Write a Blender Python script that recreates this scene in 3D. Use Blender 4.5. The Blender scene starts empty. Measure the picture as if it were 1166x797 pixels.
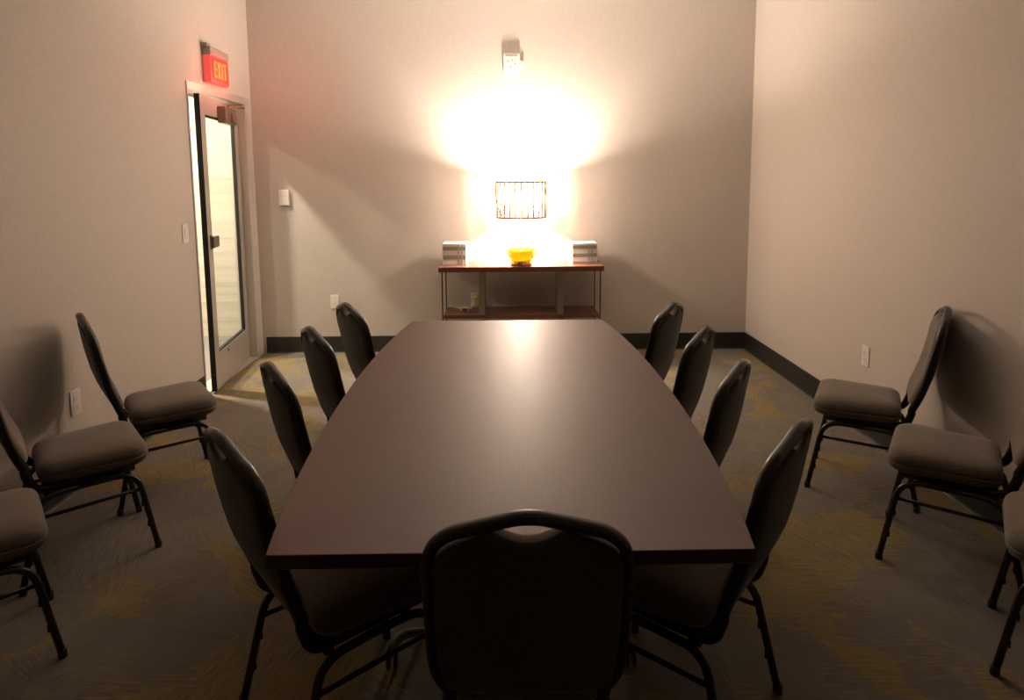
import bpy, bmesh, math, random
from mathutils import Vector, Matrix
random.seed(4)
S = bpy.context.scene
COL = S.collection
PI = math.pi

# ------------------------------------------------------------------ room measures (metres)
XL, XR, YB, YF, ZC = -2.111, 2.085, 5.499, -3.2, 3.08
CAM_H = 1.511

# ------------------------------------------------------------------ materials
def new_mat(name):
    m = bpy.data.materials.new(name); m.use_nodes = True
    nt = m.node_tree
    return m, nt, nt.nodes['Principled BSDF']

def simple(name, col, rough=.5, metal=0., spec=.5, bump=0., bscale=200., coat=0.):
    m, nt, b = new_mat(name)
    b.inputs['Base Color'].default_value = (*col, 1)
    b.inputs['Roughness'].default_value = rough
    b.inputs['Metallic'].default_value = metal
    b.inputs['Specular IOR Level'].default_value = spec
    b.inputs['Coat Weight'].default_value = coat
    tc = nt.nodes.new('ShaderNodeTexCoord')
    n = nt.nodes.new('ShaderNodeTexNoise'); n.inputs['Scale'].default_value = bscale; n.inputs['Detail'].default_value = 3
    nt.links.new(tc.outputs['Object'], n.inputs['Vector'])
    # slight procedural colour variation
    mx = nt.nodes.new('ShaderNodeMix'); mx.data_type = 'RGBA'; mx.blend_type = 'MULTIPLY'
    mx.inputs['Factor'].default_value = .12
    mx.inputs['A'].default_value = (*col, 1)
    nt.links.new(n.outputs['Color'], mx.inputs['B'])
    nt.links.new(mx.outputs['Result'], b.inputs['Base Color'])
    if bump:
        bp = nt.nodes.new('ShaderNodeBump'); bp.inputs['Strength'].default_value = bump; bp.inputs['Distance'].default_value = .002
        nt.links.new(n.outputs['Fac'], bp.inputs['Height']); nt.links.new(bp.outputs['Normal'], b.inputs['Normal'])
    return m

def math_node(nt, op, a, b=None, c=None):
    n = nt.nodes.new('ShaderNodeMath'); n.operation = op
    for i, v in enumerate((a, b, c)):
        if v is None: continue
        if isinstance(v, (int, float)): n.inputs[i].default_value = v
        else: nt.links.new(v, n.inputs[i])
    return n.outputs[0]

def wall_mat():
    m, nt, b = new_mat('vinyl_wallcovering')
    tc = nt.nodes.new('ShaderNodeTexCoord')
    outs = []
    for sc in ((260, 260, 14), (12, 12, 420)):
        mp = nt.nodes.new('ShaderNodeMapping'); mp.inputs['Scale'].default_value = sc
        n = nt.nodes.new('ShaderNodeTexNoise'); n.inputs['Scale'].default_value = 1; n.inputs['Detail'].default_value = 2
        nt.links.new(tc.outputs['Object'], mp.inputs['Vector']); nt.links.new(mp.outputs['Vector'], n.inputs['Vector'])
        outs.append(n.outputs['Fac'])
    h = math_node(nt, 'ADD', outs[0], outs[1])
    r = nt.nodes.new('ShaderNodeValToRGB')
    r.color_ramp.elements[0].position = .7; r.color_ramp.elements[0].color = (.51, .455, .405, 1)
    r.color_ramp.elements[1].position = 1.3; r.color_ramp.elements[1].color = (.58, .52, .465, 1)
    hh = math_node(nt, 'MULTIPLY', h, .5)
    r.color_ramp.elements[0].position = .35; r.color_ramp.elements[1].position = .65
    nt.links.new(hh, r.inputs['Fac']); nt.links.new(r.outputs['Color'], b.inputs['Base Color'])
    b.inputs['Roughness'].default_value = .62
    b.inputs['Specular IOR Level'].default_value = .35
    bp = nt.nodes.new('ShaderNodeBump'); bp.inputs['Strength'].default_value = .12; bp.inputs['Distance'].default_value = .001
    nt.links.new(hh, bp.inputs['Height']); nt.links.new(bp.outputs['Normal'], b.inputs['Normal'])
    return m

def carpet_mat():
    m, nt, b = new_mat('carpet_tile')
    L = nt.links
    tc = nt.nodes.new('ShaderNodeTexCoord')
    P = tc.outputs['Object']
    # big triangular facets: voronoi with chebychev metric gives angular cells
    def vor(scale, rot, feature='F1', rnd=1.0):
        mp = nt.nodes.new('ShaderNodeMapping'); mp.inputs['Rotation'].default_value = (0, 0, rot)
        L.new(P, mp.inputs['Vector'])
        v = nt.nodes.new('ShaderNodeTexVoronoi'); v.voronoi_dimensions = '2D'; v.distance = 'MANHATTAN'
        v.inputs['Scale'].default_value = scale; v.inputs['Randomness'].default_value = rnd
        L.new(mp.outputs['Vector'], v.inputs['Vector'])
        return v
    va = vor(2.6, .4); vb = vor(4.2, 1.1)
    # hatch direction per cell
    sepa = nt.nodes.new('ShaderNodeSeparateColor'); L.new(va.outputs['Color'], sepa.inputs['Color'])
    sepb = nt.nodes.new('ShaderNodeSeparateColor'); L.new(vb.outputs['Color'], sepb.inputs['Color'])
    ang = math_node(nt, 'MULTIPLY', math_node(nt, 'FLOOR', math_node(nt, 'MULTIPLY', sepa.outputs['Red'], 4.99)), PI/5)
    rot = nt.nodes.new('ShaderNodeVectorRotate'); rot.rotation_type = 'Z_AXIS'
    L.new(P, rot.inputs['Vector']); L.new(ang, rot.inputs['Angle'])
    mp = nt.nodes.new('ShaderNodeMapping'); mp.inputs['Scale'].default_value = (12, 120, 1); L.new(rot.outputs['Vector'], mp.inputs['Vector'])
    hatch = nt.nodes.new('ShaderNodeTexNoise'); hatch.inputs['Scale'].default_value = 1; hatch.inputs['Detail'].default_value = 3
    L.new(mp.outputs['Vector'], hatch.inputs['Vector'])
    # colour patches
    n1 = nt.nodes.new('ShaderNodeTexNoise'); n1.inputs['Scale'].default_value = 1.5; n1.inputs['Detail'].default_value = 2; L.new(P, n1.inputs['Vector'])
    mixv = math_node(nt, 'ADD', math_node(nt, 'MULTIPLY', n1.outputs['Fac'], .55), math_node(nt, 'ADD', math_node(nt, 'MULTIPLY', sepb.outputs['Green'], .25), math_node(nt, 'MULTIPLY', sepa.outputs['Green'], .20)))
    mixv = math_node(nt, 'ADD', mixv, math_node(nt, 'MULTIPLY', math_node(nt, 'SUBTRACT', hatch.outputs['Fac'], .5), .38))
    ramp = nt.nodes.new('ShaderNodeValToRGB'); cr = ramp.color_ramp
    cr.elements[0].position = .28; cr.elements[0].color = (.175, .15, .13, 1)
    cr.elements[1].position = .78; cr.elements[1].color = (.235, .178, .075, 1)
    for p, c in ((.40, (.20, .175, .135)), (.5, (.165, .145, .13)), (.58, (.225, .175, .085)), (.64, (.245, .185, .075)), (.69, (.19, .162, .125))):
        e = cr.elements.new(p); e.color = (*c, 1)
    L.new(mixv, ramp.inputs['Fac'])
    # streaks
    hr = nt.nodes.new('ShaderNodeValToRGB'); hr.color_ramp.elements[0].position = .35; hr.color_ramp.elements[0].color = (.84, .84, .86, 1)
    hr.color_ramp.elements[1].position = .68; hr.color_ramp.elements[1].color = (1.12, 1.11, 1.10, 1)
    L.new(hatch.outputs['Fac'], hr.inputs['Fac'])
    mx = nt.nodes.new('ShaderNodeMix'); mx.data_type = 'RGBA'; mx.blend_type = 'MULTIPLY'; mx.inputs['Factor'].default_value = 1
    L.new(ramp.outputs['Color'], mx.inputs['A']); L.new(hr.outputs['Color'], mx.inputs['B'])
    # pile speckle
    sp = nt.nodes.new('ShaderNodeTexNoise'); sp.inputs['Scale'].default_value = 420; sp.inputs['Detail'].default_value = 2; L.new(P, sp.inputs['Vector'])
    sr = nt.nodes.new('ShaderNodeValToRGB'); sr.color_ramp.elements[0].position = .3; sr.color_ramp.elements[0].color = (.7, .7, .7, 1)
    sr.color_ramp.elements[1].position = .7; sr.color_ramp.elements[1].color = (1.25, 1.25, 1.25, 1)
    L.new(sp.outputs['Fac'], sr.inputs['Fac'])
    mx2 = nt.nodes.new('ShaderNodeMix'); mx2.data_type = 'RGBA'; mx2.blend_type = 'MULTIPLY'; mx2.inputs['Factor'].default_value = 1
    L.new(mx.outputs['Result'], mx2.inputs['A']); L.new(sr.outputs['Color'], mx2.inputs['B'])
    # thin pale lines along the facet borders
    vd = nt.nodes.new('ShaderNodeTexVoronoi'); vd.voronoi_dimensions = '2D'; vd.feature = 'DISTANCE_TO_EDGE'; vd.inputs['Scale'].default_value = 2.6
    mpv = nt.nodes.new('ShaderNodeMapping'); mpv.inputs['Rotation'].default_value = (0, 0, .4); L.new(P, mpv.inputs['Vector']); L.new(mpv.outputs['Vector'], vd.inputs['Vector'])
    ed = math_node(nt, 'LESS_THAN', vd.outputs['Distance'], .018)
    edf = math_node(nt, 'MULTIPLY', ed, .10)
    mx3 = nt.nodes.new('ShaderNodeMix'); mx3.data_type = 'RGBA'; L.new(edf, mx3.inputs['Factor'])
    L.new(mx2.outputs['Result'], mx3.inputs['A']); mx3.inputs['B'].default_value = (.30, .26, .19, 1)
    L.new(mx3.outputs['Result'], b.inputs['Base Color'])
    b.inputs['Roughness'].default_value = .95; b.inputs['Specular IOR Level'].default_value = .1
    bp = nt.nodes.new('ShaderNodeBump'); bp.inputs['Strength'].default_value = .5; bp.inputs['Distance'].default_value = .003
    L.new(math_node(nt, 'ADD', sp.outputs['Fac'], hatch.outputs['Fac']), bp.inputs['Height']); L.new(bp.outputs['Normal'], b.inputs['Normal'])
    return m

def fabric_mat(name, c1, c2):
    m, nt, b = new_mat(name)
    tc = nt.nodes.new('ShaderNodeTexCoord')
    n = nt.nodes.new('ShaderNodeTexNoise'); n.inputs['Scale'].default_value = 380; n.inputs['Detail'].default_value = 3
    nt.links.new(tc.outputs['Object'], n.inputs['Vector'])
    r = nt.nodes.new('ShaderNodeValToRGB'); r.color_ramp.elements[0].position = .35; r.color_ramp.elements[1].position = .65
    r.color_ramp.elements[0].color = (*c1, 1); r.color_ramp.elements[1].color = (*c2, 1)
    nt.links.new(n.outputs['Fac'], r.inputs['Fac']); nt.links.new(r.outputs['Color'], b.inputs['Base Color'])
    b.inputs['Roughness'].default_value = .9; b.inputs['Specular IOR Level'].default_value = .2
    b.inputs['Sheen Weight'].default_value = .25; b.inputs['Sheen Roughness'].default_value = .4
    bp = nt.nodes.new('ShaderNodeBump'); bp.inputs['Strength'].default_value = .35; bp.inputs['Distance'].default_value = .001
    nt.links.new(n.outputs['Fac'], bp.inputs['Height']); nt.links.new(bp.outputs['Normal'], b.inputs['Normal'])
    return m

def laminate_mat(name, c1, c2, rough=.34, scale=(3, 60, 60), spec=.5):
    m, nt, b = new_mat(name)
    tc = nt.nodes.new('ShaderNodeTexCoord')
    mp = nt.nodes.new('ShaderNodeMapping'); mp.inputs['Scale'].default_value = scale
    n = nt.nodes.new('ShaderNodeTexNoise'); n.inputs['Scale'].default_value = 1; n.inputs['Detail'].default_value = 5
    nt.links.new(tc.outputs['Object'], mp.inputs['Vector']); nt.links.new(mp.outputs['Vector'], n.inputs['Vector'])
    r = nt.nodes.new('ShaderNodeValToRGB'); r.color_ramp.elements[0].position = .3; r.color_ramp.elements[1].position = .7
    r.color_ramp.elements[0].color = (*c1, 1); r.color_ramp.elements[1].color = (*c2, 1)
    nt.links.new(n.outputs['Fac'], r.inputs['Fac']); nt.links.new(r.outputs['Color'], b.inputs['Base Color'])
    b.inputs['Roughness'].default_value = rough; b.inputs['Specular IOR Level'].default_value = spec
    n2 = nt.nodes.new('ShaderNodeTexNoise'); n2.inputs['Scale'].default_value = 500; n2.inputs['Detail'].default_value = 2
    nt.links.new(tc.outputs['Object'], n2.inputs['Vector'])
    bp = nt.nodes.new('ShaderNodeBump'); bp.inputs['Strength'].default_value = .08; bp.inputs['Distance'].default_value = .0004
    nt.links.new(n2.outputs['Fac'], bp.inputs['Height']); nt.links.new(bp.outputs['Normal'], b.inputs['Normal'])
    return m

def glass_mat():
    m = bpy.data.materials.new('door_glass'); m.use_nodes = True
    nt = m.node_tree; nt.nodes.clear()
    o = nt.nodes.new('ShaderNodeOutputMaterial'); t = nt.nodes.new('ShaderNodeBsdfTransparent'); g = nt.nodes.new('ShaderNodeBsdfGlossy')
    t.inputs['Color'].default_value = (.93, .96, .94, 1); g.inputs['Roughness'].default_value = .02
    f = nt.nodes.new('ShaderNodeFresnel'); f.inputs['IOR'].default_value = 1.45
    mx = nt.nodes.new('ShaderNodeMixShader')
    ge = nt.nodes.new('ShaderNodeNewGeometry')
    fr = math_node(nt, 'MULTIPLY', f.outputs[0], math_node(nt, 'SUBTRACT', 1.0, ge.outputs['Backfacing']))
    nt.links.new(fr, mx.inputs[0]); nt.links.new(t.outputs[0], mx.inputs[1]); nt.links.new(g.outputs[0], mx.inputs[2])
    nt.links.new(mx.outputs[0], o.inputs['Surface'])
    return m

def translucent_mat(name, col, trans=.6, gloss=0.0, sheer=0.0):
    m = bpy.data.materials.new(name); m.use_nodes = True
    nt = m.node_tree; nt.nodes.clear()
    o = nt.nodes.new('ShaderNodeOutputMaterial'); t = nt.nodes.new('ShaderNodeBsdfTranslucent'); d = nt.nodes.new('ShaderNodeBsdfDiffuse')
    tc = nt.nodes.new('ShaderNodeTexCoord'); n = nt.nodes.new('ShaderNodeTexNoise'); n.inputs['Scale'].default_value = 150
    nt.links.new(tc.outputs['Object'], n.inputs['Vector'])
    mc = nt.nodes.new('ShaderNodeMix'); mc.data_type = 'RGBA'; mc.blend_type = 'MULTIPLY'; mc.inputs['Factor'].default_value = .08
    mc.inputs['A'].default_value = (*col, 1); nt.links.new(n.outputs['Color'], mc.inputs['B'])
    for x in (t, d): nt.links.new(mc.outputs['Result'], x.inputs['Color'])
    mx = nt.nodes.new('ShaderNodeMixShader'); mx.inputs[0].default_value = trans
    nt.links.new(d.outputs[0], mx.inputs[1]); nt.links.new(t.outputs[0], mx.inputs[2])
    last = mx
    if gloss:
        g = nt.nodes.new('ShaderNodeBsdfGlossy'); g.inputs['Roughness'].default_value = .08
        m2 = nt.nodes.new('ShaderNodeMixShader'); m2.inputs[0].default_value = gloss
        nt.links.new(mx.outputs[0], m2.inputs[1]); nt.links.new(g.outputs[0], m2.inputs[2]); last = m2
    if sheer:
        tr_ = nt.nodes.new('ShaderNodeBsdfTransparent'); m3 = nt.nodes.new('ShaderNodeMixShader'); m3.inputs[0].default_value = sheer
        nt.links.new(last.outputs[0], m3.inputs[1]); nt.links.new(tr_.outputs[0], m3.inputs[2]); last = m3
    nt.links.new(last.outputs[0], o.inputs['Surface'])
    return m

def emit_mat(name, col, strength):
    m, nt, b = new_mat(name)
    b.inputs['Base Color'].default_value = (*[c*.6 for c in col], 1)
    b.inputs['Emission Color'].default_value = (*col, 1); b.inputs['Emission Strength'].default_value = strength
    b.inputs['Roughness'].default_value = .4
    return m

def stripe_wall_mat():
    m, nt, b = new_mat('hall_striped_wallcovering')
    tc = nt.nodes.new('ShaderNodeTexCoord')
    mp = nt.nodes.new('ShaderNodeMapping'); mp.inputs['Scale'].default_value = (.25, .25, 9)
    n = nt.nodes.new('ShaderNodeTexNoise'); n.inputs['Scale'].default_value = 1.3; n.inputs['Detail'].default_value = 6; n.inputs['Roughness'].default_value = .65
    nt.links.new(tc.outputs['Object'], mp.inputs['Vector']); nt.links.new(mp.outputs['Vector'], n.inputs['Vector'])
    r = nt.nodes.new('ShaderNodeValToRGB'); cr = r.color_ramp
    cr.elements[0].position = .3; cr.elements[0].color = (.34, .315, .255, 1)
    cr.elements[1].position = .7; cr.elements[1].color = (.56, .53, .46, 1)
    e = cr.elements.new(.5); e.color = (.48, .45, .375, 1)
    nt.links.new(n.outputs['Fac'], r.inputs['Fac']); nt.links.new(r.outputs['Color'], b.inputs['Base Color'])
    b.inputs['Roughness'].default_value = .5
    return m

M = dict(
    wall=wall_mat(), carpet=carpet_mat(),
    ceiling=simple('ceiling_paint', (.84, .82, .79), .9, bump=.2, bscale=60),
    rubber=simple('black_rubber_base', (.022, .020, .017), .45, bump=.1),
    table=laminate_mat('dark_walnut_laminate', (.086, .034, .023), (.100, .042, .028), .45, (160, 12, 160), .42),
    table_edge=laminate_mat('dark_table_edge_band', (.035, .013, .010), (.045, .018, .013), .4),
    wood=laminate_mat('console_dark_wood', (.085, .030, .020), (.15, .055, .036), .35),
    fabric=fabric_mat('taupe_seat_fabric', (.105, .082, .062), (.20, .160, .125)),
    back=fabric_mat('olive_black_back_fabric', (.040, .036, .026), (.075, .068, .048)),
    steel=simple('black_powder_coat', (.020, .017, .014), .27, bump=.25, bscale=300),
    glide=simple('black_plastic_glide', (.012, .012, .012), .6),
    alu=simple('satin_aluminium_frame', (.60, .55, .49), .45, metal=.35),
    alu_door=simple('satin_aluminium_door', (.52, .47, .42), .42, metal=.35),
    closer=simple('bronze_door_closer', (.22, .165, .12), .4, metal=.5),
    gasket=simple('black_gasket', (.01, .01, .01), .7),
    brushed=simple('brushed_steel_post', (.30, .25, .19), .38, metal=.8),
    rod=simple('dark_steel_rod', (.12, .09, .07), .4, metal=.7),
    chrome=simple('polished_table_foot', (.22, .23, .22), .3, metal=1),
    caster=simple('black_caster', (.012, .012, .012), .5),
    plate=simple('ivory_plastic_plate', (.80, .74, .68), .4),
    slot=simple('outlet_slot', (.10, .08, .07), .5),
    gold=simple('gold_wire', (.42, .17, .07), .4, metal=.3),
    brass=simple('brass_foot', (.70, .38, .09), .25, metal=.5),
    shade=translucent_mat('white_lampshade_cloth', (.15, .125, .10), .6, sheer=.44),
    amber=translucent_mat('amber_glass', (.80, .43, .010), .5, .08),
    glass=glass_mat(),
    box_white=simple('white_card', (.85, .84, .82), .5),
    box_face=simple('pale_grey_card', (.66, .63, .56), .5),
    box_olive=simple('olive_grey_stripe', (.27, .28, .20), .5),
    box_band=simple('grey_green_band', (.35, .37, .29), .5),
    sign_grey=simple('grey_sign_canopy', (.34, .28, .24), .5),
    sign_body=emit_mat('red_sign_body', (1.0, .10, .08), .16),
    sign_face=emit_mat('red_sign_panel', (1.0, .09, .055), .13),
    sign_letter=emit_mat('orange_red_sign_letters', (1.0, .27, .06), .24),
    sign_line=simple('dark_red_sign_outline', (.20, .01, .01), .5),
    hall_wall=stripe_wall_mat(),
    hall_paint=simple('hall_paint', (.62, .60, .54), .8),
    hall_floor=simple('hall_grey_carpet', (.20, .19, .17), .9, bump=.3),
    bulb=emit_mat('bulb_glow', (1.0, .80, .58), 12),
    yellow=simple('yellow_plug', (.75, .62, .08), .5),
    cord=simple('pale_cord', (.55, .42, .34), .5),
    screen=simple('thermostat_screen', (.50, .47, .42), .3),
)

# ------------------------------------------------------------------ mesh helpers
def bx(bm, x0, x1, y0, y1, z0, z1, bev=0., mat=0):
    r = bmesh.ops.create_cube(bm, size=1)
    vs = r['verts']
    for v in vs:
        v.co = Vector(((x0+x1)/2 + v.co.x*(x1-x0), (y0+y1)/2 + v.co.y*(y1-y0), (z0+z1)/2 + v.co.z*(z1-z0)))
    fs = set(f for v in vs for f in v.link_faces)
    for f in fs: f.material_index = mat
    if bev:
        es = list(set(e for v in vs for e in v.link_edges))
        rb = bmesh.ops.bevel(bm, geom=es, offset=bev, segments=2, affect='EDGES', profile=.5)
        for f in rb['faces']: f.material_index = mat
    return bm

def new_bm(): return bmesh.new()
def box_bm(*a, **k): return bx(new_bm(), *a, **k)

def catmull(pts, n=8):
    P = [Vector(p) for p in pts]; out = []
    P = [P[0]*2-P[1]] + P + [P[-1]*2-P[-2]]
    for i in range(1, len(P)-2):
        a, b, c, d = P[i-1:i+3]
        for k in range(n):
            t = k/n
            out.append(.5*((2*b)+(c-a)*t+(2*a-5*b+4*c-d)*t*t+(3*b-a-3*c+d)*t**3))
    out.append(P[-2].copy()); return out

def fillet(pts, r, n=7):
    """rounded polyline"""
    P = [Vector(p) for p in pts]; out = [P[0]]
    rs = r if isinstance(r, (list, tuple)) else [r]*(len(P)-2)
    for i in range(1, len(P)-1):
        a, b, c = P[i-1], P[i], P[i+1]; rr = rs[i-1]
        u = (a-b); v = (c-b); l = min(rr, u.length*.48, v.length*.48)
        p0 = b+u.normalized()*l; p1 = b+v.normalized()*l
        for k in range(n+1):
            t = k/n; out.append((1-t)**2*p0+2*t*(1-t)*b+t*t*p1)
    out.append(P[-1]); return out

def sweep(bm, pts, ra, rb=None, ref=(1, 0, 0), seg=12, cap=True, mat=0):
    """tube of elliptic section: ra across, rb along ref"""
    rb = rb or ra; ref = Vector(ref); rings = []
    P = [Vector(p) for p in pts]
    for i, p in enumerate(P):
        t = (P[min(i+1, len(P)-1)]-P[max(i-1, 0)]).normalized()
        n = ref - t*ref.dot(t)
        if n.length < 1e-3: n = Vector((0, 1, .1)) - t*Vector((0, 1, .1)).dot(t)
        n.normalize()
        if i and n.dot(pn) < 0: n = -n
        pn = n; s = t.cross(n)
        rings.append([bm.verts.new(p+n*rb*math.cos(a)+s*ra*math.sin(a)) for a in [2*PI*k/seg for k in range(seg)]])
    for a, b in zip(rings, rings[1:]):
        for k in range(seg):
            f = bm.faces.new((a[k], a[(k+1) % seg], b[(k+1) % seg], b[k])); f.smooth = True; f.material_index = mat
    if cap:
        for r in (rings[0][::-1], rings[-1]): bm.faces.new(r).material_index = mat
    return bm

def lathe(bm, prof, cx=0, cy=0, seg=48, mat=0, close=False):
    rings = []
    for r, z in prof:
        if r < 1e-5: rings.append([bm.verts.new((cx, cy, z))])
        else: rings.append([bm.verts.new((cx+r*math.cos(2*PI*k/seg), cy+r*math.sin(2*PI*k/seg), z)) for k in range(seg)])
    pairs = list(zip(rings, rings[1:]))
    if close: pairs.append((rings[-1], rings[0]))
    for a, b in pairs:
        for k in range(seg):
            k2 = (k+1) % seg
            if len(a) == 1 and len(b) == 1: continue
            if len(a) == 1: f = bm.faces.new((a[0], b[k2], b[k]))
            elif len(b) == 1: f = bm.faces.new((a[k], a[k2], b[0]))
            else: f = bm.faces.new((a[k], a[k2], b[k2], b[k]))
            f.smooth = True; f.material_index = mat
    return bm

def link(name, bm, mats, parent=None, smooth=False, autos=False):
    bmesh.ops.recalc_face_normals(bm, faces=bm.faces)
    me = bpy.data.meshes.new(name); bm.to_mesh(me); bm.free()
    for m in (mats if isinstance(mats, (list, tuple)) else [mats]): me.materials.append(m)
    if smooth:
        for p in me.polygons: p.use_smooth = True
    o = bpy.data.objects.new(name, me); COL.objects.link(o)
    if parent: o.parent = parent
    return o

def structure(name, bm, mats):
    o = link(name, bm, mats); o['kind'] = 'structure'; return o

def tag(o, label, cat, group=None):
    o['label'] = label; o['category'] = cat
    if group: o['group'] = group
    return o

def thing(name, label, cat, loc=(0, 0, 0), rz=0., group=None):
    o = bpy.data.objects.new(name, None); COL.objects.link(o)
    o.location = loc; o.rotation_euler = (0, 0, rz); o.empty_display_size = .1
    return tag(o, label, cat, group)

# ------------------------------------------------------------------ ROOM
HALL_X = -4.3; HALL_Y = 6.12
structure('floor', box_bm(XL-.12, XR, YF, YB, -.08, 0), M['carpet'])
structure('ceiling', box_bm(XL-.12, XR+.12, YF-.12, YB+.12, ZC, ZC+.1), M['ceiling'])
structure('wall_back', box_bm(XL-.12, XR+.12, YB, YB+.12, 0, ZC), M['wall'])
structure('wall_right', box_bm(XR, XR+.12, YF, YB, 0, ZC), M['wall'])
structure('wall_front', box_bm(XL-.12, XR+.12, YF-.12, YF, 0, ZC), simple('dark_bounce_absorber', (.12, .10, .09), .8))  # unseen wall behind the camera, made dark to cut bounced light in the foreground
DY0, DY1, DZ = 4.395, 5.392, 2.16          # door opening in the left wall (outside of the frame)
b = new_bm()
bx(b, XL-.12, XL, YF, DY0, 0, ZC); bx(b, XL-.12, XL, DY0, DY1, DZ, ZC); bx(b, XL-.12, XL, DY1, YB, 0, ZC)
structure('wall_left', b, M['wall'])
# base boards (rubber cove)
def cove(name, pts_a, pts_b, n):
    """straight run of cove base from a to b, n = inward normal"""
    bm = new_bm(); prof = [(0, 0), (.016, 0), (.010, .006), (.007, .016), (.006, .139), (.003, .145), (0, .145)]
    A, B, N = Vector(pts_a), Vector(pts_b), Vector(n)
    r = [[bm.verts.new(P+N*d+Vector((0, 0, z))) for d, z in prof] for P in (A, B)]
    k = len(prof)
    for i in range(k): bm.faces.new((r[0][i], r[0][(i+1) % k], r[1][(i+1) % k], r[1][i]))
    bm.faces.new(r[0]); bm.faces.new(r[1][::-1])
    return structure(name, bm, M['rubber'])
cove('baseboard_back', (XL+.03, YB, 0), (XR, YB, 0), (0, -1, 0))
cove('baseboard_right', (XR, YB-.006, 0), (XR, YF, 0), (-1, 0, 0))
cove('baseboard_left', (XL, YF, 0), (XL, DY0-.002, 0), (1, 0, 0))
cove('baseboard_front', (XL+.006, YF, 0), (XR-.006, YF, 0), (0, 1, 0))

# hallway seen through the door
structure('wall_hall_end', box_bm(HALL_X-.1, XL-.12, HALL_Y, HALL_Y+.1, 0, 2.75), M['hall_wall'])
structure('wall_hall_side', box_bm(HALL_X-.1, HALL_X, 1.5, HALL_Y, 0, 2.75), M['hall_paint'])
structure('wall_hall_near', box_bm(HALL_X-.1, XL-.12, 1.4, 1.5, 0, 2.75), M['hall_paint'])
structure('wall_hall_return', box_bm(XL-.12, XL, YB+.12, HALL_Y+.1, 0, 2.75), M['hall_paint'])
structure('floor_hall', box_bm(HALL_X, XL-.12, 1.5, HALL_Y, -.08, 0), M['hall_floor'])
structure('ceiling_hall', box_bm(HALL_X-.1, XL-.12, 1.4, HALL_Y+.1, 2.75, 2.85), M['ceiling'])

# door frame (trim of the door)
b = new_bm()
fx0, fx1 = XL-.125, XL+.008
bx(b, fx0, fx1, DY0, DY1, DZ-.055, DZ, .002)                       # head
bx(b, fx0, fx1, DY1-.05, DY1, 0, DZ-.055, .002)                    # far jamb
bx(b, fx0, fx1, DY0, DY0+.014, 0, DZ-.055, .002)                   # near jamb
bx(b, fx0+.001, XL-.10, DY1-.066, DY1-.05, 0, DZ-.055)             # stop
bx(b, fx0+.001, XL-.10, DY0+.014, DY1-.066, DZ-.071, DZ-.055)
tr = structure('trim_1', b, M['alu'])
b = new_bm(); bx(b, fx0, fx1, DY0+.014, DY1-.05, 0, .012, .003)
structure('trim_2', b, M['alu'])                                   # threshold

# door leaf, standing a little ajar into the room
HX, HY = XL-.070, DY1-.056; LEAF, TH = .895, .036
ALPHA = math.radians(7.2)
door = bpy.data.objects.new('door_1', None); COL.objects.link(door); door['kind'] = 'structure'
door.location = (HX, HY, 0); door.rotation_euler = (0, 0, -PI/2 + ALPHA)   # leaf runs along local +x
# local: x 0..LEAF from hinge to latch, y 0 = room face side (towards +y local = room)
Z0, Z1 = .016, DZ-.078
b = new_bm()
ST = .095
bx(b, LEAF-ST, LEAF, -TH/2, TH/2, Z0, Z1, .002)
bx(b, 0, ST, -TH/2, TH/2, Z0, Z1, .002)
bx(b, ST, LEAF-ST, -TH/2, TH/2, Z1-.13, Z1, .002)
bx(b, ST, LEAF-ST, -TH/2, TH/2, Z0, Z0+.255, .002)
link('door_leaf_frame', b, M['alu_door'], door)
b = new_bm()
for (x0, x1, z0, z1) in ((ST, ST+.012, Z0+.255, Z1-.13), (LEAF-ST-.012, LEAF-ST, Z0+.255, Z1-.13), (ST+.012, LEAF-ST-.012, Z0+.255, Z0+.267), (ST+.012, LEAF-ST-.012, Z1-.142, Z1-.13)):
    bx(b, x0, x1, -.012, .012, z0, z1)
link('glazing_bead', b, M['gasket'], door)
link('glass_pane', box_bm(ST+.012, LEAF-ST-.012, -.003, .003, Z0+.267, Z1-.142), M['glass'], door)
link('edge_gasket', box_bm(LEAF, LEAF+.003, -.018, .018, Z0, Z1), M['gasket'], door)
b = new_bm(); bx(b, LEAF-.085, LEAF-.035, TH/2, TH/2+.006, 1.02, 1.12, .002); bx(b, LEAF-.165, LEAF-.04, TH/2+.006, TH/2+.026, 1.03, 1.11, .006)
h = link('door_handle', b, M['closer'], door)
b = new_bm()
bx(b, .25, .53, TH/2, TH/2+.06, Z1-.165, Z1-.045, .006)
bx(b, .30, .40, TH/2+.055, TH/2+.075, Z1-.150, Z1-.085, .004)
lathe(b, [(0, Z1-.045), (.02, Z1-.045), (.02, Z1-.02), (0, Z1-.02)], .33, TH/2+.035, 16)
cl = link('door_closer', b, M['closer'], door)
b = new_bm(); sweep(b, [(.33, TH/2+.035, Z1-.027), (.17, TH/2+.10, Z1-.020), (.055, TH/2+.062, Z1-.012)], .006, .011, (0, 0, 1), 8)
link('closer_arm', b, M['closer'], cl)
b = new_bm(); lathe(b, [(0, 0), (.009, 0), (.009, .004), (0, .004)], seg=14)
bmesh.ops.rotate(b, verts=b.verts, matrix=Matrix.Rotation(-PI/2, 3, 'X')); bmesh.ops.translate(b, verts=b.verts, vec=(LEAF-.30, TH/2, Z0+.22))
link('rail_lock', b, M['gasket'], door)

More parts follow.
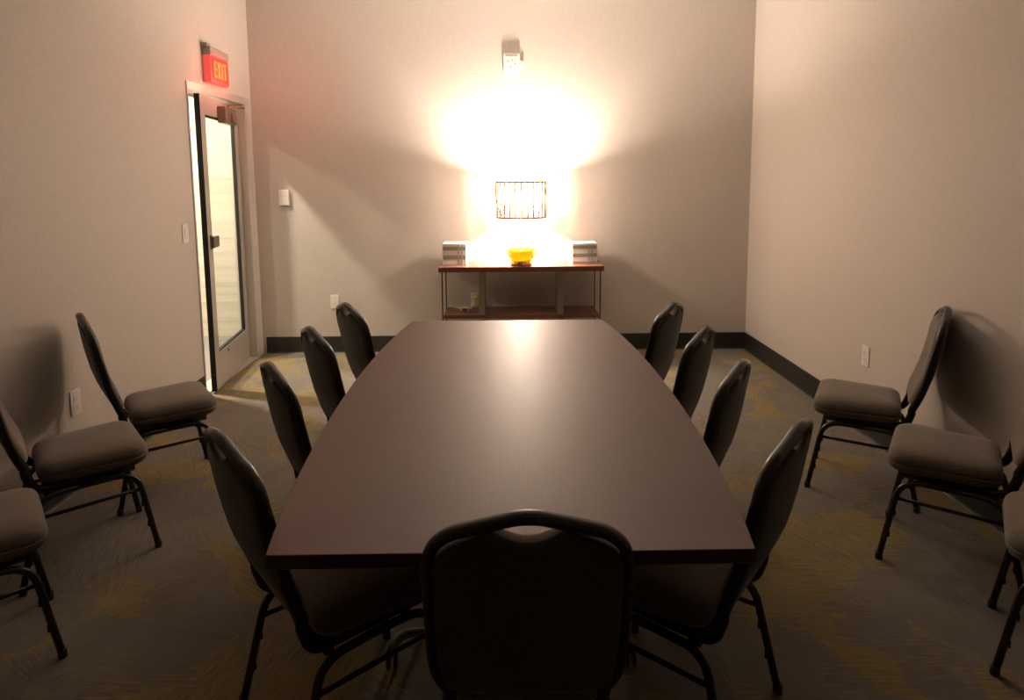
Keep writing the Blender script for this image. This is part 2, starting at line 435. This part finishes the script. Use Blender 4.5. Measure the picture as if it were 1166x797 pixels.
# ------------------------------------------------------------------ WALL FITTINGS
def plate_on(name, label, cat, pos, normal, w, h, kind, group=None):
    """face plate; local x = width, local -y = out of wall"""
    rz = math.atan2(normal[1], normal[0]) + PI/2
    t = thing(name, label, cat, pos, rz, group)
    link('face_plate', box_bm(-w/2, w/2, -.006, 0, -h/2, h/2, .0015), M['plate'], t)
    if kind == 'outlet':
        for z in (-.020, .020):
            r = link('receptacle', box_bm(-.017, .017, -.008, -.006, z-.014, z+.014, .0009), M['plate'], t)
            b = new_bm(); bx(b, -.008, -.006, -.0084, -.008, z-.003, z+.006); bx(b, .006, .008, -.0084, -.008, z-.003, z+.006)
            bx(b, -.0018, .0018, -.0084, -.008, z-.010, z-.006)
            link('slot', b, M['slot'], r)
    elif kind == 'rocker':
        link('rocker', box_bm(-.016, .016, -.010, -.006, -.033, .033, .002), M['plate'], t)
    elif kind == 'blank':
        b = new_bm(); bx(b, -.017, .017, -.0068, -.006, -.033, .033, .0003); link('insert', b, M['plate'], t)
    return t
plate_on('light_switch', 'small light switch plate on the left wall beside the door frame', 'light switch', (XL, 4.255, 1.155), (1, 0), .075, .125, 'rocker')
plate_on('power_outlet', 'white wall outlet low on the left wall behind the chairs', 'outlet', (XL, 3.07, .432), (1, 0), .072, .125, 'outlet')
plate_on('power_outlet', 'white wall outlet low on the right wall above the black baseboard', 'outlet', (XR, 3.63, .46), (-1, 0), .072, .118, 'outlet')
plate_on('wall_plate', 'pale wall plate on the back wall between door and console table', 'outlet', (-1.48, YB, .449), (0, -1), .072, .118, 'blank')
po = plate_on('power_outlet', 'wall outlet under the console table with lamp plug in it', 'outlet', (-.268, YB, .455), (0, -1), .072, .118, 'outlet')

t = thing('thermostat', 'small beige box fixed to the back wall right of the door', 'thermostat', (-1.869, YB+.0008, 1.348))
link('housing', box_bm(-.042, .042, -.026, 0, -.066, .066, .004), M['plate'], t)
link('display', box_bm(-.024, .024, -.0275, -.026, .012, .040, .0005), M['plate'], t)
t = thing('wall_alarm', 'white square alarm unit high on the back wall above the lamp', 'alarm', (.062, YB, 2.44))
link('mounting_box', box_bm(-.068, .068, -.030, 0, -.078, .078, .004), M['plate'], t)
b = new_bm(); bx(b, -.050, .050, -.036, -.030, -.055, .055, .003)
link('front_cover', b, M['plate'], t)
for x, z in ((-.030, .012), (.005, .022), (.028, -.005), (-.006, -.03)):
    b = new_bm(); lathe(b, [(0, 0), (.005, 0), (.005, .002), (0, .002)], 0, 0, 10)
    bmesh.ops.rotate(b, verts=b.verts, matrix=Matrix.Rotation(PI/2, 3, 'X')); bmesh.ops.translate(b, verts=b.verts, vec=(x, -.036, z))
    link('cover_hole', b, M['slot'], t)
b = new_bm(); bx(b, .068, .098, -.024, -.002, -.030, .020, .006)
link('side_horn', b, M['plate'], t)

# exit sign over the door
EY0, EY1, EZ0, EZ1 = 4.655, 4.955, 2.185, 2.375
t = thing('exit_sign', 'red glowing EXIT sign on the wall above the door', 'exit sign', (XL, (EY0+EY1)/2, EZ0))
# local: x out of wall, y along wall
hw, hh = (EY1-EY0)/2, EZ1-EZ0
SD = .058
link('housing', box_bm(.004, SD, -hw, hw, 0, hh, .008), M['sign_body'], t)
b = new_bm(); bx(b, 0, SD+.004, -hw, hw, hh, hh+.055, .006)
bx(b, 0, .045, -hw-.015, -hw+.045, hh+.055, hh+.08, .004)
link('canopy', b, M['sign_grey'], t)
f = link('sign_panel', box_bm(SD, SD+.003, -hw+.02, hw-.02, .016, hh-.012, .001), M['sign_face'], t)
b = new_bm()
y0, y1, z0, z1 = -hw+.030, hw-.030, .026, hh-.022
for (a, c, d, e) in ((y0, y1, z0, z0+.004), (y0, y1, z1-.004, z1), (y0, y0+.004, z0, z1), (y1-.004, y1, z0, z1)): bx(b, SD+.003, SD+.0045, a, c, d, e)
link('outline', b, M['sign_line'], f)
LH, LW, SK = .112, .044, .014; zb = z0+.016; X0, X1 = SD+.003, SD+.006
def letter(ch, yc):
    b = new_bm(); a, c = yc-LW/2, yc+LW/2; m = zb+LH/2
    # reading direction seen from the room (looking towards -x) runs towards +y
    if ch == 'E':
        bx(b, X0, X1, a, a+SK, zb, zb+LH)
        for z in (zb, m-SK/2, zb+LH-SK): bx(b, X0, X1, a+SK, c, z, z+SK)
    if ch == 'I': bx(b, X0, X1, yc-SK/2, yc+SK/2, zb, zb+LH)
    if ch == 'T':
        bx(b, X0, X1, a, c, zb+LH-SK, zb+LH); bx(b, X0, X1, yc-SK/2, yc+SK/2, zb, zb+LH-SK)
    if ch == 'X':
        for s in (1, -1):
            p, q = (a, c) if s == 1 else (c, a)
            vs = [(p, zb), (p+s*SK*1.1, zb), (q, zb+LH), (q-s*SK*1.1, zb+LH)]
            lo = [b.verts.new((X0, y, z)) for y, z in vs]; hi = [b.verts.new((X1+.0003*s, y, z)) for y, z in vs]
            b.faces.new(lo); b.faces.new(hi)
            for k in range(4): b.faces.new((lo[k], lo[(k+1) % 4], hi[(k+1) % 4], hi[k]))
    return link('letter', b, M['sign_letter'], f)
for ch, yc in zip('EXIT', (-.084, -.028, .022, .072)): letter(ch, yc)

# ------------------------------------------------------------------ CONFERENCE TABLE
TY0, TY1, TZ = 1.237, 3.374, .75
tb = thing('conference_table', 'long dark brown boat-shaped conference table in the middle of the room', 'table', (.006, 0, 0))
def half_w(y):
    u = (y-TY0)/(TY1-TY0)
    return .500 + .077*(1-(2*u-1)**2)**.9 + .004*u
N = 28
out = [(-half_w(TY0+(TY1-TY0)*k/N), TY0+(TY1-TY0)*k/N) for k in range(N+1)] + [(half_w(TY0+(TY1-TY0)*k/N), TY0+(TY1-TY0)*k/N) for k in range(N, -1, -1)]
b = new_bm(); TT = .032
def slab(b, out, z0, z1, m_top, m_side, ins=.0015):
    n = len(out); cx = sum(p[0] for p in out)/n; cy = sum(p[1] for p in out)/n
    def ring(z, k): return [b.verts.new((x-math.copysign(k, x-cx), y-math.copysign(k, y-cy), z)) for x, y in out]
    rs = [ring(z0, ins), ring(z0+ins, 0), ring(z1-ins, 0), ring(z1, ins)]
    for r0, r1 in zip(rs, rs[1:]):
        for k in range(n): b.faces.new((r0[k], r0[(k+1) % n], r1[(k+1) % n], r1[k])).material_index = m_side
    b.faces.new(rs[3]).material_index = m_top; b.faces.new(rs[0][::-1]).material_index = m_side
slab(b, out, TZ-TT, TZ, 0, 1)
link('tabletop', b, [M['table'], M['table_edge']], tb)
b = new_bm()
bx(b, -.30, .30, 1.98, 2.02, TZ-TT-.05, TZ-TT, .002); bx(b, -.30, .30, 2.62, 2.66, TZ-TT-.05, TZ-TT, .002)
bx(b, -.03, .03, 1.95, 2.70, TZ-TT-.045, TZ-TT-.005, .002)
link('under_frame', b, M['steel'], tb)
for yb in (1.90, 2.72):
    b = new_bm()
    bx(b, -.035, .035, yb-.02, yb+.02, .085, TZ-TT, .006); bx(b, -.2, .2, yb-.02, yb+.02, TZ-TT-.03, TZ-TT-.001, .004)
    lg = link('leg', b, M['steel'], tb)
    b = new_bm(); sweep(b, fillet([(-.372, yb-.055, .062), (-.345, yb-.03, .092), (-.02, yb, .105), (.02, yb, .105), (.345, yb-.03, .092), (.372, yb-.055, .062)], .03, 5), .016, .013, (0, 0, 1), 10)
    ft = link('foot_bar', b, M['chrome'], lg)
    for s in (-1, 1):
        b = new_bm()
        for dx in (-.016, .006):
            lathe(b, [(0, 0), (.022, 0), (.028, .003), (.028, .008), (.022, .011), (0, .011)], 0, 0, 20)
            vs = [v for v in b.verts if not v.tag]
            bmesh.ops.rotate(b, verts=vs, matrix=Matrix.Rotation(PI/2, 3, 'Y'))
            bmesh.ops.translate(b, verts=vs, vec=(dx+s*.368, yb-.058, .0285))
            for v in b.verts: v.tag = True
        bx(b, s*.368-.018, s*.368+.018, yb-.068, yb-.045, .045, .066, .004)
        link('caster', b, M['caster'], tb)

# ------------------------------------------------------------------ CONSOLE TABLE
CX0, CX1, CY0, CY1, CZ = -.540, .785, 5.095, 5.470, .795
ct = thing('console_table', 'narrow dark wood console table against the back wall', 'table', (0, 0, 0))
link('tabletop', box_bm(CX0, CX1, CY0, CY1, CZ-.042, CZ, .003), M['wood'], ct)
link('lower_shelf', box_bm(CX0+.035, CX1-.035, CY0+.02, CY1-.02, .372, .402, .002), M['wood'], ct)
for x in (-.196, .436):
    b = new_bm(); bx(b, x-.025, x+.025, CY0+.012, CY1-.07, 0, .371, .003); bx(b, x-.025, x+.025, CY0+.012, CY1-.07, .403, CZ-.0425, .003)
    link('post', b, M['brushed'], ct)
for x in (CX0+.028, CX1-.028):
    for y in (CY0+.018, CY1-.03):
        link('leg', box_bm(x-.005, x+.005, y-.005, y+.005, 0, CZ-.0425, .001), M['rod'], ct)

# striped boxes
def striped_box(label, xc, w, h, dpt, seam_right):
    t = thing('striped_box', label, 'box', (xc, 5.235, CZ), 0, 'striped boxes on the console')
    link('carton', box_bm(-w/2, w/2, 0, dpt, 0, h, .002), M['box_white'], t)
    b = new_bm(); bx(b, -w/2+.004, w/2-.004, -.0015, 0, .002, h-.008)
    p = link('front_panel', b, M['box_face'], t)
    b = new_bm()
    for z0, z1 in ((.155, .128), (.088, .060), (.020, .008)) if seam_right else ((.150, .120), (.080, .046)):
        bx(b, -w/2+.004, w/2-.004, -.0025, -.0015, z1*h/.175, z0*h/.175)
    link('stripe', b, M['box_olive'], p)
    b = new_bm()
    for x in (.035, .062): bx(b, x-.007, x+.003, -.0032, -.0025, .002, h-.010)
    link('band', b, M['box_band'], p)
    return t
striped_box('striped grey and white box on the left end of the console table', -.420, .195, .175, .19, False)
striped_box('striped grey and white box on the right end of the console table', .645, .205, .170, .19, True)

# table lamp
LX, LY = .126, 5.215
lp = thing('table_lamp', 'lit lamp with amber glass base and wire caged drum shade', 'lamp', (LX, LY, CZ))
b = new_bm(); lathe(b, [(0, 0), (.083, 0), (.086, .004), (.086, .034), (.080, .040), (0, .040)])
fo = link('lamp_foot', b, M['brass'], lp)
b = new_bm(); lathe(b, [(0, 0), (.009, 0), (.009, .004), (0, .004)], seg=16); bmesh.ops.rotate(b, verts=b.verts, matrix=Matrix.Rotation(PI/2, 3, 'X')); bmesh.ops.translate(b, verts=b.verts, vec=(-.02, -.0855, .019))
link('switch', b, M['slot'], fo)
b = new_bm(); bx(b, .004, .034, -.0855, -.079, .008, .030, .001); link('socket_plate', b, M['plate'], fo)
b = new_bm(); lathe(b, [(.070, .040), (.092, .048), (.108, .066), (.113, .088), (.112, .118), (.108, .130), (.100, .134), (0, .134)])
link('glass_bowl', b, M['amber'], lp)
b = new_bm(); lathe(b, [(0, .134), (.014, .134), (.012, .142), (.0075, .148), (.0075, .50), (0, .50)], seg=20)
link('rod', b, M['brass'], lp)
SR, SZ0, SZ1 = .200, 1.183-CZ, 1.468-CZ
BZ = 1.348-CZ
b = new_bm(); lathe(b, [(.0045, .50), (.017, .503), (.017, .525), (.012, .530), (0, .530)], seg=20); link('bulb_socket', b, M['brass'], lp)
b = new_bm(); lathe(b, [(0, .530), (.013, .531), (.016, .538), (.024, .548), (.029, .562), (.026, .576), (.014, .587), (0, .590)], seg=24)
link('light_bulb', b, M['bulb'], lp)
b = new_bm(); n = 72
for r0, r1 in ((SR-.004, SR-.004),):
    lathe(b, [(SR-.004, SZ0+.006), (SR-.004, SZ1-.006), (SR-.006, SZ1-.006), (SR-.006, SZ0+.006)], seg=72, close=True)
sh = link('lamp_shade', b, M['shade'], lp)
for z in (SZ0+.002, SZ1-.002):
    b = new_bm(); lathe(b, [(SR-.004, z-.006), (SR+.005, z-.006), (SR+.005, z+.006), (SR-.004, z+.006)], seg=72, close=True); link('shade_ring', b, M['gold'], sh)
b = new_bm()
NW = 26
for k in range(NW):
    a = 2*PI*(k+.5)/NW; p = Vector((math.cos(a)*SR, math.sin(a)*SR, 0))
    sweep(b, [p+Vector((0, 0, SZ0)), p+Vector((0, 0, SZ1))], .0048, .0048, (1, 0, 0), 6)
link('cage_wire', b, M['gold'], sh)
b = new_bm(); pts = []
NZ = 4; ph = -PI/2-.12
for j in range(NZ*2):
    a0, a1 = ph+PI*j/NZ, ph+PI*(j+1)/NZ
    z0, z1 = (SZ1-.02, SZ0+.02) if j % 2 == 0 else (SZ0+.02, SZ1-.02)
    for k in range(12):
        u0, u1 = (k+.05)/12, (k+.85)/12
        P = [Vector(((SR+.003)*math.cos(a0+(a1-a0)*u), (SR+.003)*math.sin(a0+(a1-a0)*u), z0+(z1-z0)*u)) for u in (u0, u1)]
        sweep(b, P, .0062, .0045, (0, 0, 1), 6)
link('zigzag_trim', b, M['gold'], sh)
b = new_bm()
for a in (0, 2*PI/3, 4*PI/3):
    sweep(b, [(0, 0, .512), (.06*math.cos(a), .06*math.sin(a), .53), ((SR-.005)*math.cos(a), (SR-.005)*math.sin(a), SZ1-.02)], .0016, .0016, (0, 0, 1), 6)
link('shade_spider', b, M['gold'], sh)
# flex and plug
b = new_bm(); sweep(b, catmull([(-.268, 5.455, .438), (-.28, 5.42, .415), (-.31, 5.40, .4065), (-.36, 5.39, .4065), (-.40, 5.36, .4065), (-.34, 5.33, .4065), (-.29, 5.36, .4065), (-.33, 5.38, .4085), (-.44, 5.40, .4065)]), .0035, .0035, (0, 0, 1), 8)
cd_ = thing('coiled_cable', 'pale cord with yellow plug coiled on the lower shelf of the console', 'cable', (-.36, 5.39, .403))
bmesh.ops.translate(b, verts=b.verts, vec=(.36, -5.39, -.403))
link('flex', b, M['cord'], cd_)
px_, py_, pz_ = -.262+.36, 5.4905-5.39, .475-.403
link('plug', box_bm(px_-.016, px_+.016, py_-.032, py_, pz_-.014, pz_+.014, .005), M['yellow'], cd_)
ad = thing('cord_adapter', 'small dark cord adapter on the lower console shelf', 'adapter', (-.345, 5.285, .4025))
link('adapter_body', box_bm(-.035, .035, -.02, .02, 0, .030, .005), M['cord'], ad)
b = new_bm(); bx(b, -.02, .02, -.0205, -.02, .008, .022); link('adapter_label', b, M['slot'], ad)

# ------------------------------------------------------------------ BANQUET CHAIRS
def chair_outline():
    """crowned back outline (y, s) for the tube centre line, right half from the foot of the upright to the apex"""
    return [(.158, -.02), (.160, .055), (.184, .105), (.189, .16), (.191, .395), (.178, .434), (.145, .464), (.02, .503)]
SB = Vector((-.168, 0, .410))            # foot of the back
LEAN = math.radians(13)
UP = Vector((-math.sin(LEAN), 0, math.cos(LEAN))); FW = Vector((math.cos(LEAN), 0, math.sin(LEAN)))
def back_pt(y, s, d=0.):
    bow = -.020*(1-(y/.195)**2)*min(1, max(0, (s-.05)/.15)) - .018*math.sin(PI*min(1, max(0, s/.50)))   # hollow across, slight bow along
    return SB + UP*s + FW*(d+bow) + Vector((0, y, 0))

def make_chair():
    root = thing('banquet_chair', 'x', 'chair')
    # seat cushion: trapezoid with rounded corners, domed
    def seat_outline(n=10):
        C = [(.218, .198, .06), (-.142, .176, .055), (-.142, -.176, .055), (.218, -.198, .06)]
        out = []
        for i, (x, y, r) in enumerate(C):
            cx = x-math.copysign(r, x); cy = y-math.copysign(r, y)
            a0 = {0: 0, 1: PI/2, 2: PI, 3: 3*PI/2}[i]
            seq = [a0+PI/2*k/n for k in range(n+1)]
            out += [(cx+r*math.cos(a), cy+r*math.sin(a)) for a in seq]
        return out
    so = seat_outline()
    # subdivide the front/rear edges for a slight bow at the front
    def ring(b, ins, z):
        vs = []
        for x, y in so:
            l = math.hypot(x-.02, y); k = max(0, (l-ins)/l)
            xx = .02+(x-.02)*k; yy = y*k
            if x > .15: xx += .010*(1-(y/.2)**2)
            vs.append(b.verts.new((xx, yy, z)))
        return vs
    b = new_bm()
    prof = [(.034, .368), (.018, .370), (.007, .377), (.002, .388), (.001, .396), (.007, .400), (.001, .404), (.000, .416), (.004, .430), (.013, .442), (.028, .450), (.055, .456), (.09, .460), (.13, .462)]
    rings = [ring(b, i, z) for i, z in prof]; n = len(so)
    for r0, r1 in zip(rings, rings[1:]):
        for k in range(n): b.faces.new((r0[k], r0[(k+1) % n], r1[(k+1) % n], r1[k]))
    b.faces.new(rings[0][::-1])
    c = b.verts.new((.02, 0, .463))
    for k in range(n): b.faces.new((rings[-1][k], rings[-1][(k+1) % n], c))
    st = link('seat', b, M['fabric'], root, smooth=True)
    b = new_bm(); rr = [ring(b, .044, .359), ring(b, .038, .3685)]
    for k in range(n): b.faces.new((rr[0][k], rr[0][(k+1) % n], rr[1][(k+1) % n], rr[1][k]))
    b.faces.new(rr[0][::-1]); b.faces.new(rr[1])
    link('seat_pan', b, M['steel'], root)
    b = new_bm()
    pw = []
    for x, y in so:
        l = math.hypot(x-.02, y); k = (l-.0005)/l; xx = .02+(x-.02)*k
        if x > .15: xx += .010*(1-(y/.2)**2)
        pw.append(Vector((xx, y*k, .400)))
    pw.append(pw[0].copy()); sweep(b, pw, .0035, .0035, (0, 0, 1), 6, cap=False)
    link('piping', b, M['fabric'], st)
    # back frame: one bent tube per chair, seat rail - upright - crown - upright - seat rail
    h = chair_outline()
    full = h + [(-y, s) for y, s in reversed(h)]
    path2 = fillet([Vector((y, s, 0)) for y, s in full], [.04, .05, .06, .04, .03, .04, .16, .16, .04, .03, .04, .06, .05, .04], 8)
    back = [back_pt(p.x, p.y) for p in path2]
    b = new_bm()
    j0 = back[0]; 
    side = lambda s: [Vector((.17, s*.150, .353)), Vector((-.07, s*.152, .353)), Vector((-.158, s*.155, .356)), Vector((-.182, s*.158, .43))]
    right = fillet(side(1)+[back[3]], [.04, .07, .03], 8)[:-1]
    left = fillet(side(-1)+[back[-4]], [.04, .07, .03], 8)[:-1]
    path = right + back[3:-3] + left[::-1]
    # section: wide across the depth of the back
    sweep(b, path, .0125, .0160, (1, 0, .25), 12)
    bf = link('back_frame', b, M['steel'], root)
    # upholstered back panel, front and rear faces; the dip at the top leaves the hand hole
    oy = []
    inn = [(.110, .052), (.146, .062), (.168, .085), (.178, .135), (.181, .21), (.181, .30), (.180, .385), (.166, .419), (.140, .441), (.104, .460), (.080, .4705), (.064, .4745), (.042, .465), (.020, .457), (0, .4545)]
    inn = [Vector((y, s, 0)) for y, s in inn]
    oc = catmull(inn, 4)
    half = [(p.x, p.y) for p in oc]
    outl = [(y, s) for y, s in half] + [(-y, s) for y, s in reversed(half[:-1])]
    b = new_bm(); n = len(outl); cs = .255
    def bring(ins, d):
        vs = []
        for y, s in outl:
            l = math.hypot(y, s-cs); k = max(0, (l-ins)/l)
            vs.append(b.verts.new(back_pt(y*k, cs+(s-cs)*k, d)))
        return vs
    R = [bring(.012, -.0145), bring(.003, -.0125), bring(0, -.006), bring(0, .012), bring(.004, .019), bring(.014, .026), bring(.035, .030), bring(.075, .033), bring(.12, .034)]
    for q, (r0, r1) in enumerate(zip(R, R[1:])):
        for k in range(n):
            f = b.faces.new((r0[k], r0[(k+1) % n], r1[(k+1) % n], r1[k])); f.material_index = 1 if q < 2 else 0
    c = b.verts.new(back_pt(0, cs, .034))
    for k in range(n): b.faces.new((R[-1][k], R[-1][(k+1) % n], c))
    # rear face as inner rings so it follows the bow
    R2 = [R[0]] + [bring(i, -.0145) for i in (.05, .09, .13)]
    for r0, r1 in zip(R2, R2[1:]):
        for k in range(n): b.faces.new((r0[(k+1) % n], r0[k], r1[k], r1[(k+1) % n])).material_index = 1
    c = b.verts.new(back_pt(0, cs, -.0145))
    for k in range(n): b.faces.new((R2[-1][(k+1) % n], R2[-1][k], c)).material_index = 1
    link('backrest', b, [M['fabric'], M['back']], root, smooth=True)
    # legs: each bends over at the top into half of the side rail
    for s in (1, -1):
        for fr in (1, -1):
            b = new_bm()
            if fr == 1: P = [(.228, s*.188, .012), (.172, s*.178, .338), (0, s*.174, .338)]; r = [.080]
            else: P = [(-.222, s*.212, .012), (-.150, s*.182, .338), (0, s*.174, .338)]; r = [.070]
            sweep(b, fillet(P, r, 8), .0112, .0112, (0, 1, 0), 12)
            # stacking bumpers
            a, c = Vector(P[0]), Vector(P[1])
            for t_ in (.30, .58):
                p = a.lerp(c, t_) - Vector((fr*.0115, 0, 0)); bx(b, p.x-.004, p.x+.004, p.y-.005, p.y+.005, p.z-.011, p.z+.011, .002)
            lg = link('leg', b, M['steel'], root)
            b = new_bm(); lathe(b, [(0, 0), (.013, 0), (.0138, .004), (.0128, .022), (.0125, .030), (0, .030)], P[0][0]+fr*.0005, P[0][1], 16)
            link('foot_glide', b, M['glide'], lg)
        b = new_bm(); sweep(b, [(.186, s*.180, .262), (-.170, s*.190, .262)], .0065, .0075, (0, 0, 1), 8)
        link('stretcher', b, M['steel'], root)
    for x in (.10, -.12):
        b = new_bm(); bx(b, x-.012, x+.012, -.172, .172, .337, .3525, .002); link('cross_rail', b, M['steel'], root)
    return root
proto = make_chair(); used = [False]
def copy_tree(o, parent=None):
    c = o.copy(); COL.objects.link(c); c.parent = parent
    for ch in o.children: copy_tree(ch, c)
    return c
def place_chair(x, y, deg, label, group):
    o = proto if not used[0] else copy_tree(proto)
    used[0] = True
    o.location = (x, y, 0); o.rotation_euler = (0, 0, math.radians(deg)); o['label'] = label; o['category'] = 'chair'; o['group'] = group
    return o
def by_apex(ax, ay, deg, label, group):
    a = math.radians(deg); k = -.280
    return place_chair(ax-k*math.cos(a), ay-k*math.sin(a), deg, label, group)
GT, GW = 'banquet chairs around the conference table', 'banquet chairs along the walls'
LT = [(-.765, 3.11, 33, 'dark banquet chair at the far left corner of the table, nearest the console'),
      (-.786, 2.605, 33, 'dark banquet chair on the left side of the table, second from the back wall'),
      (-.768, 2.095, 33, 'dark banquet chair on the left side of the table, third from the back wall'),
      (-.722, 1.575, 38, 'dark banquet chair at the near left corner of the table')]
RT = [(.786, 3.045, 147, 'dark banquet chair at the far right corner of the table, nearest the console'),
      (.786, 2.545, 147, 'dark banquet chair on the right side of the table, second from the back wall'),
      (.752, 2.06, 147, 'dark banquet chair on the right side of the table, third from the back wall'),
      (.735, 1.57, 142, 'dark banquet chair at the near right corner of the table')]
for a in LT[:3]+RT[:3]: by_apex(*a, GT)
place_chair(-.462, 1.690, 39.5, LT[3][3], GT); place_chair(.480, 1.700, 141.5, RT[3][3], GT)
by_apex(.036, 1.13, 90, 'banquet chair seen from behind at the near end of the table', GT)
for x, y, d, l in [(1.75, 3.02, 149, 'banquet chair against the right wall, farthest from the viewer and below the wall outlet'),
                   (1.758, 2.40, 144, 'banquet chair against the right wall, middle of the three there'),
                   (1.765, 1.80, 144, 'banquet chair at the right edge of the picture, mostly cut off'),
                   (-1.705, 3.09, 37, 'banquet chair against the left wall, closest to the door'),
                   (-1.745, 2.53, 40, 'banquet chair against the left wall, middle of the three there'),
                   (-1.72, 1.91, 40, 'banquet chair at the left edge of the picture, mostly cut off')]:
    place_chair(x, y, d, l, GW)

# ------------------------------------------------------------------ LIGHTS
def light(name, kind, loc, energy, col, **k):
    l = bpy.data.lights.new(name, kind); l.energy = energy; l.color = col
    for a, v in k.items(): setattr(l, a, v)
    o = bpy.data.objects.new(name, l); COL.objects.link(o); o.location = loc
    return o
light('lamp_bulb_light', 'POINT', (LX, LY, 1.362), 100, (1, .845, .70), shadow_soft_size=.065)
light('exit_sign_light', 'POINT', (XL+.20, 4.80, 2.20), 1.3, (1, .22, .15), shadow_soft_size=.06)
for i, (x, y, e) in enumerate([(-2.75, 4.75, 24), (-3.35, 4.9, 24), (-3.3, 3.4, 8)]):
    o = light('hall_ceiling_light', 'AREA', (x, y, 2.72), e, (1, .84, .68), shape='DISK', size=.12)

w = bpy.data.worlds.new('World'); S.world = w; w.use_nodes = True
w.node_tree.nodes['Background'].inputs['Color'].default_value = (.8, .75, .7, 1)
w.node_tree.nodes['Background'].inputs['Strength'].default_value = .0

# ------------------------------------------------------------------ CAMERA
F_PX, PITCH, ROLL, YAW, SY = 735.0, .11402, .00791, .00969, -113.5
def cam_dir(ix, iy):
    """world direction for an offset (ix right, iy down) from the principal point, before roll"""
    v = Vector((ix, F_PX, -iy))
    c, s = math.cos(PITCH), math.sin(PITCH); v = Vector((v.x, c*v.y+s*v.z, -s*v.y+c*v.z))
    c, s = math.cos(YAW), math.sin(YAW); return Vector((c*v.x+s*v.y, -s*v.x+c*v.y, v.z))
fwd = cam_dir(0, 0).normalized()
r0 = (cam_dir(1, 0)-cam_dir(0, 0)).normalized(); d0 = (cam_dir(0, 1)-cam_dir(0, 0)).normalized()
c, s = math.cos(ROLL), math.sin(ROLL)
right = c*r0 + s*d0; down = -s*r0 + c*d0
cd = bpy.data.cameras.new('Camera'); cam = bpy.data.objects.new('Camera', cd); COL.objects.link(cam)
m = Matrix((right, -down, -fwd)).transposed().to_4x4(); m.translation = Vector((0, 0, CAM_H)); cam.matrix_world = m
cd.sensor_fit = 'HORIZONTAL'; cd.sensor_width = 36; cd.lens = F_PX/1166*36; cd.shift_y = SY/1166
cd.clip_start = .05
S.camera = cam
S.view_settings.view_transform = 'Standard'; S.view_settings.look = 'None'; S.view_settings.gamma = 1
S.view_settings.use_curve_mapping = False; S.view_settings.exposure = 1.88
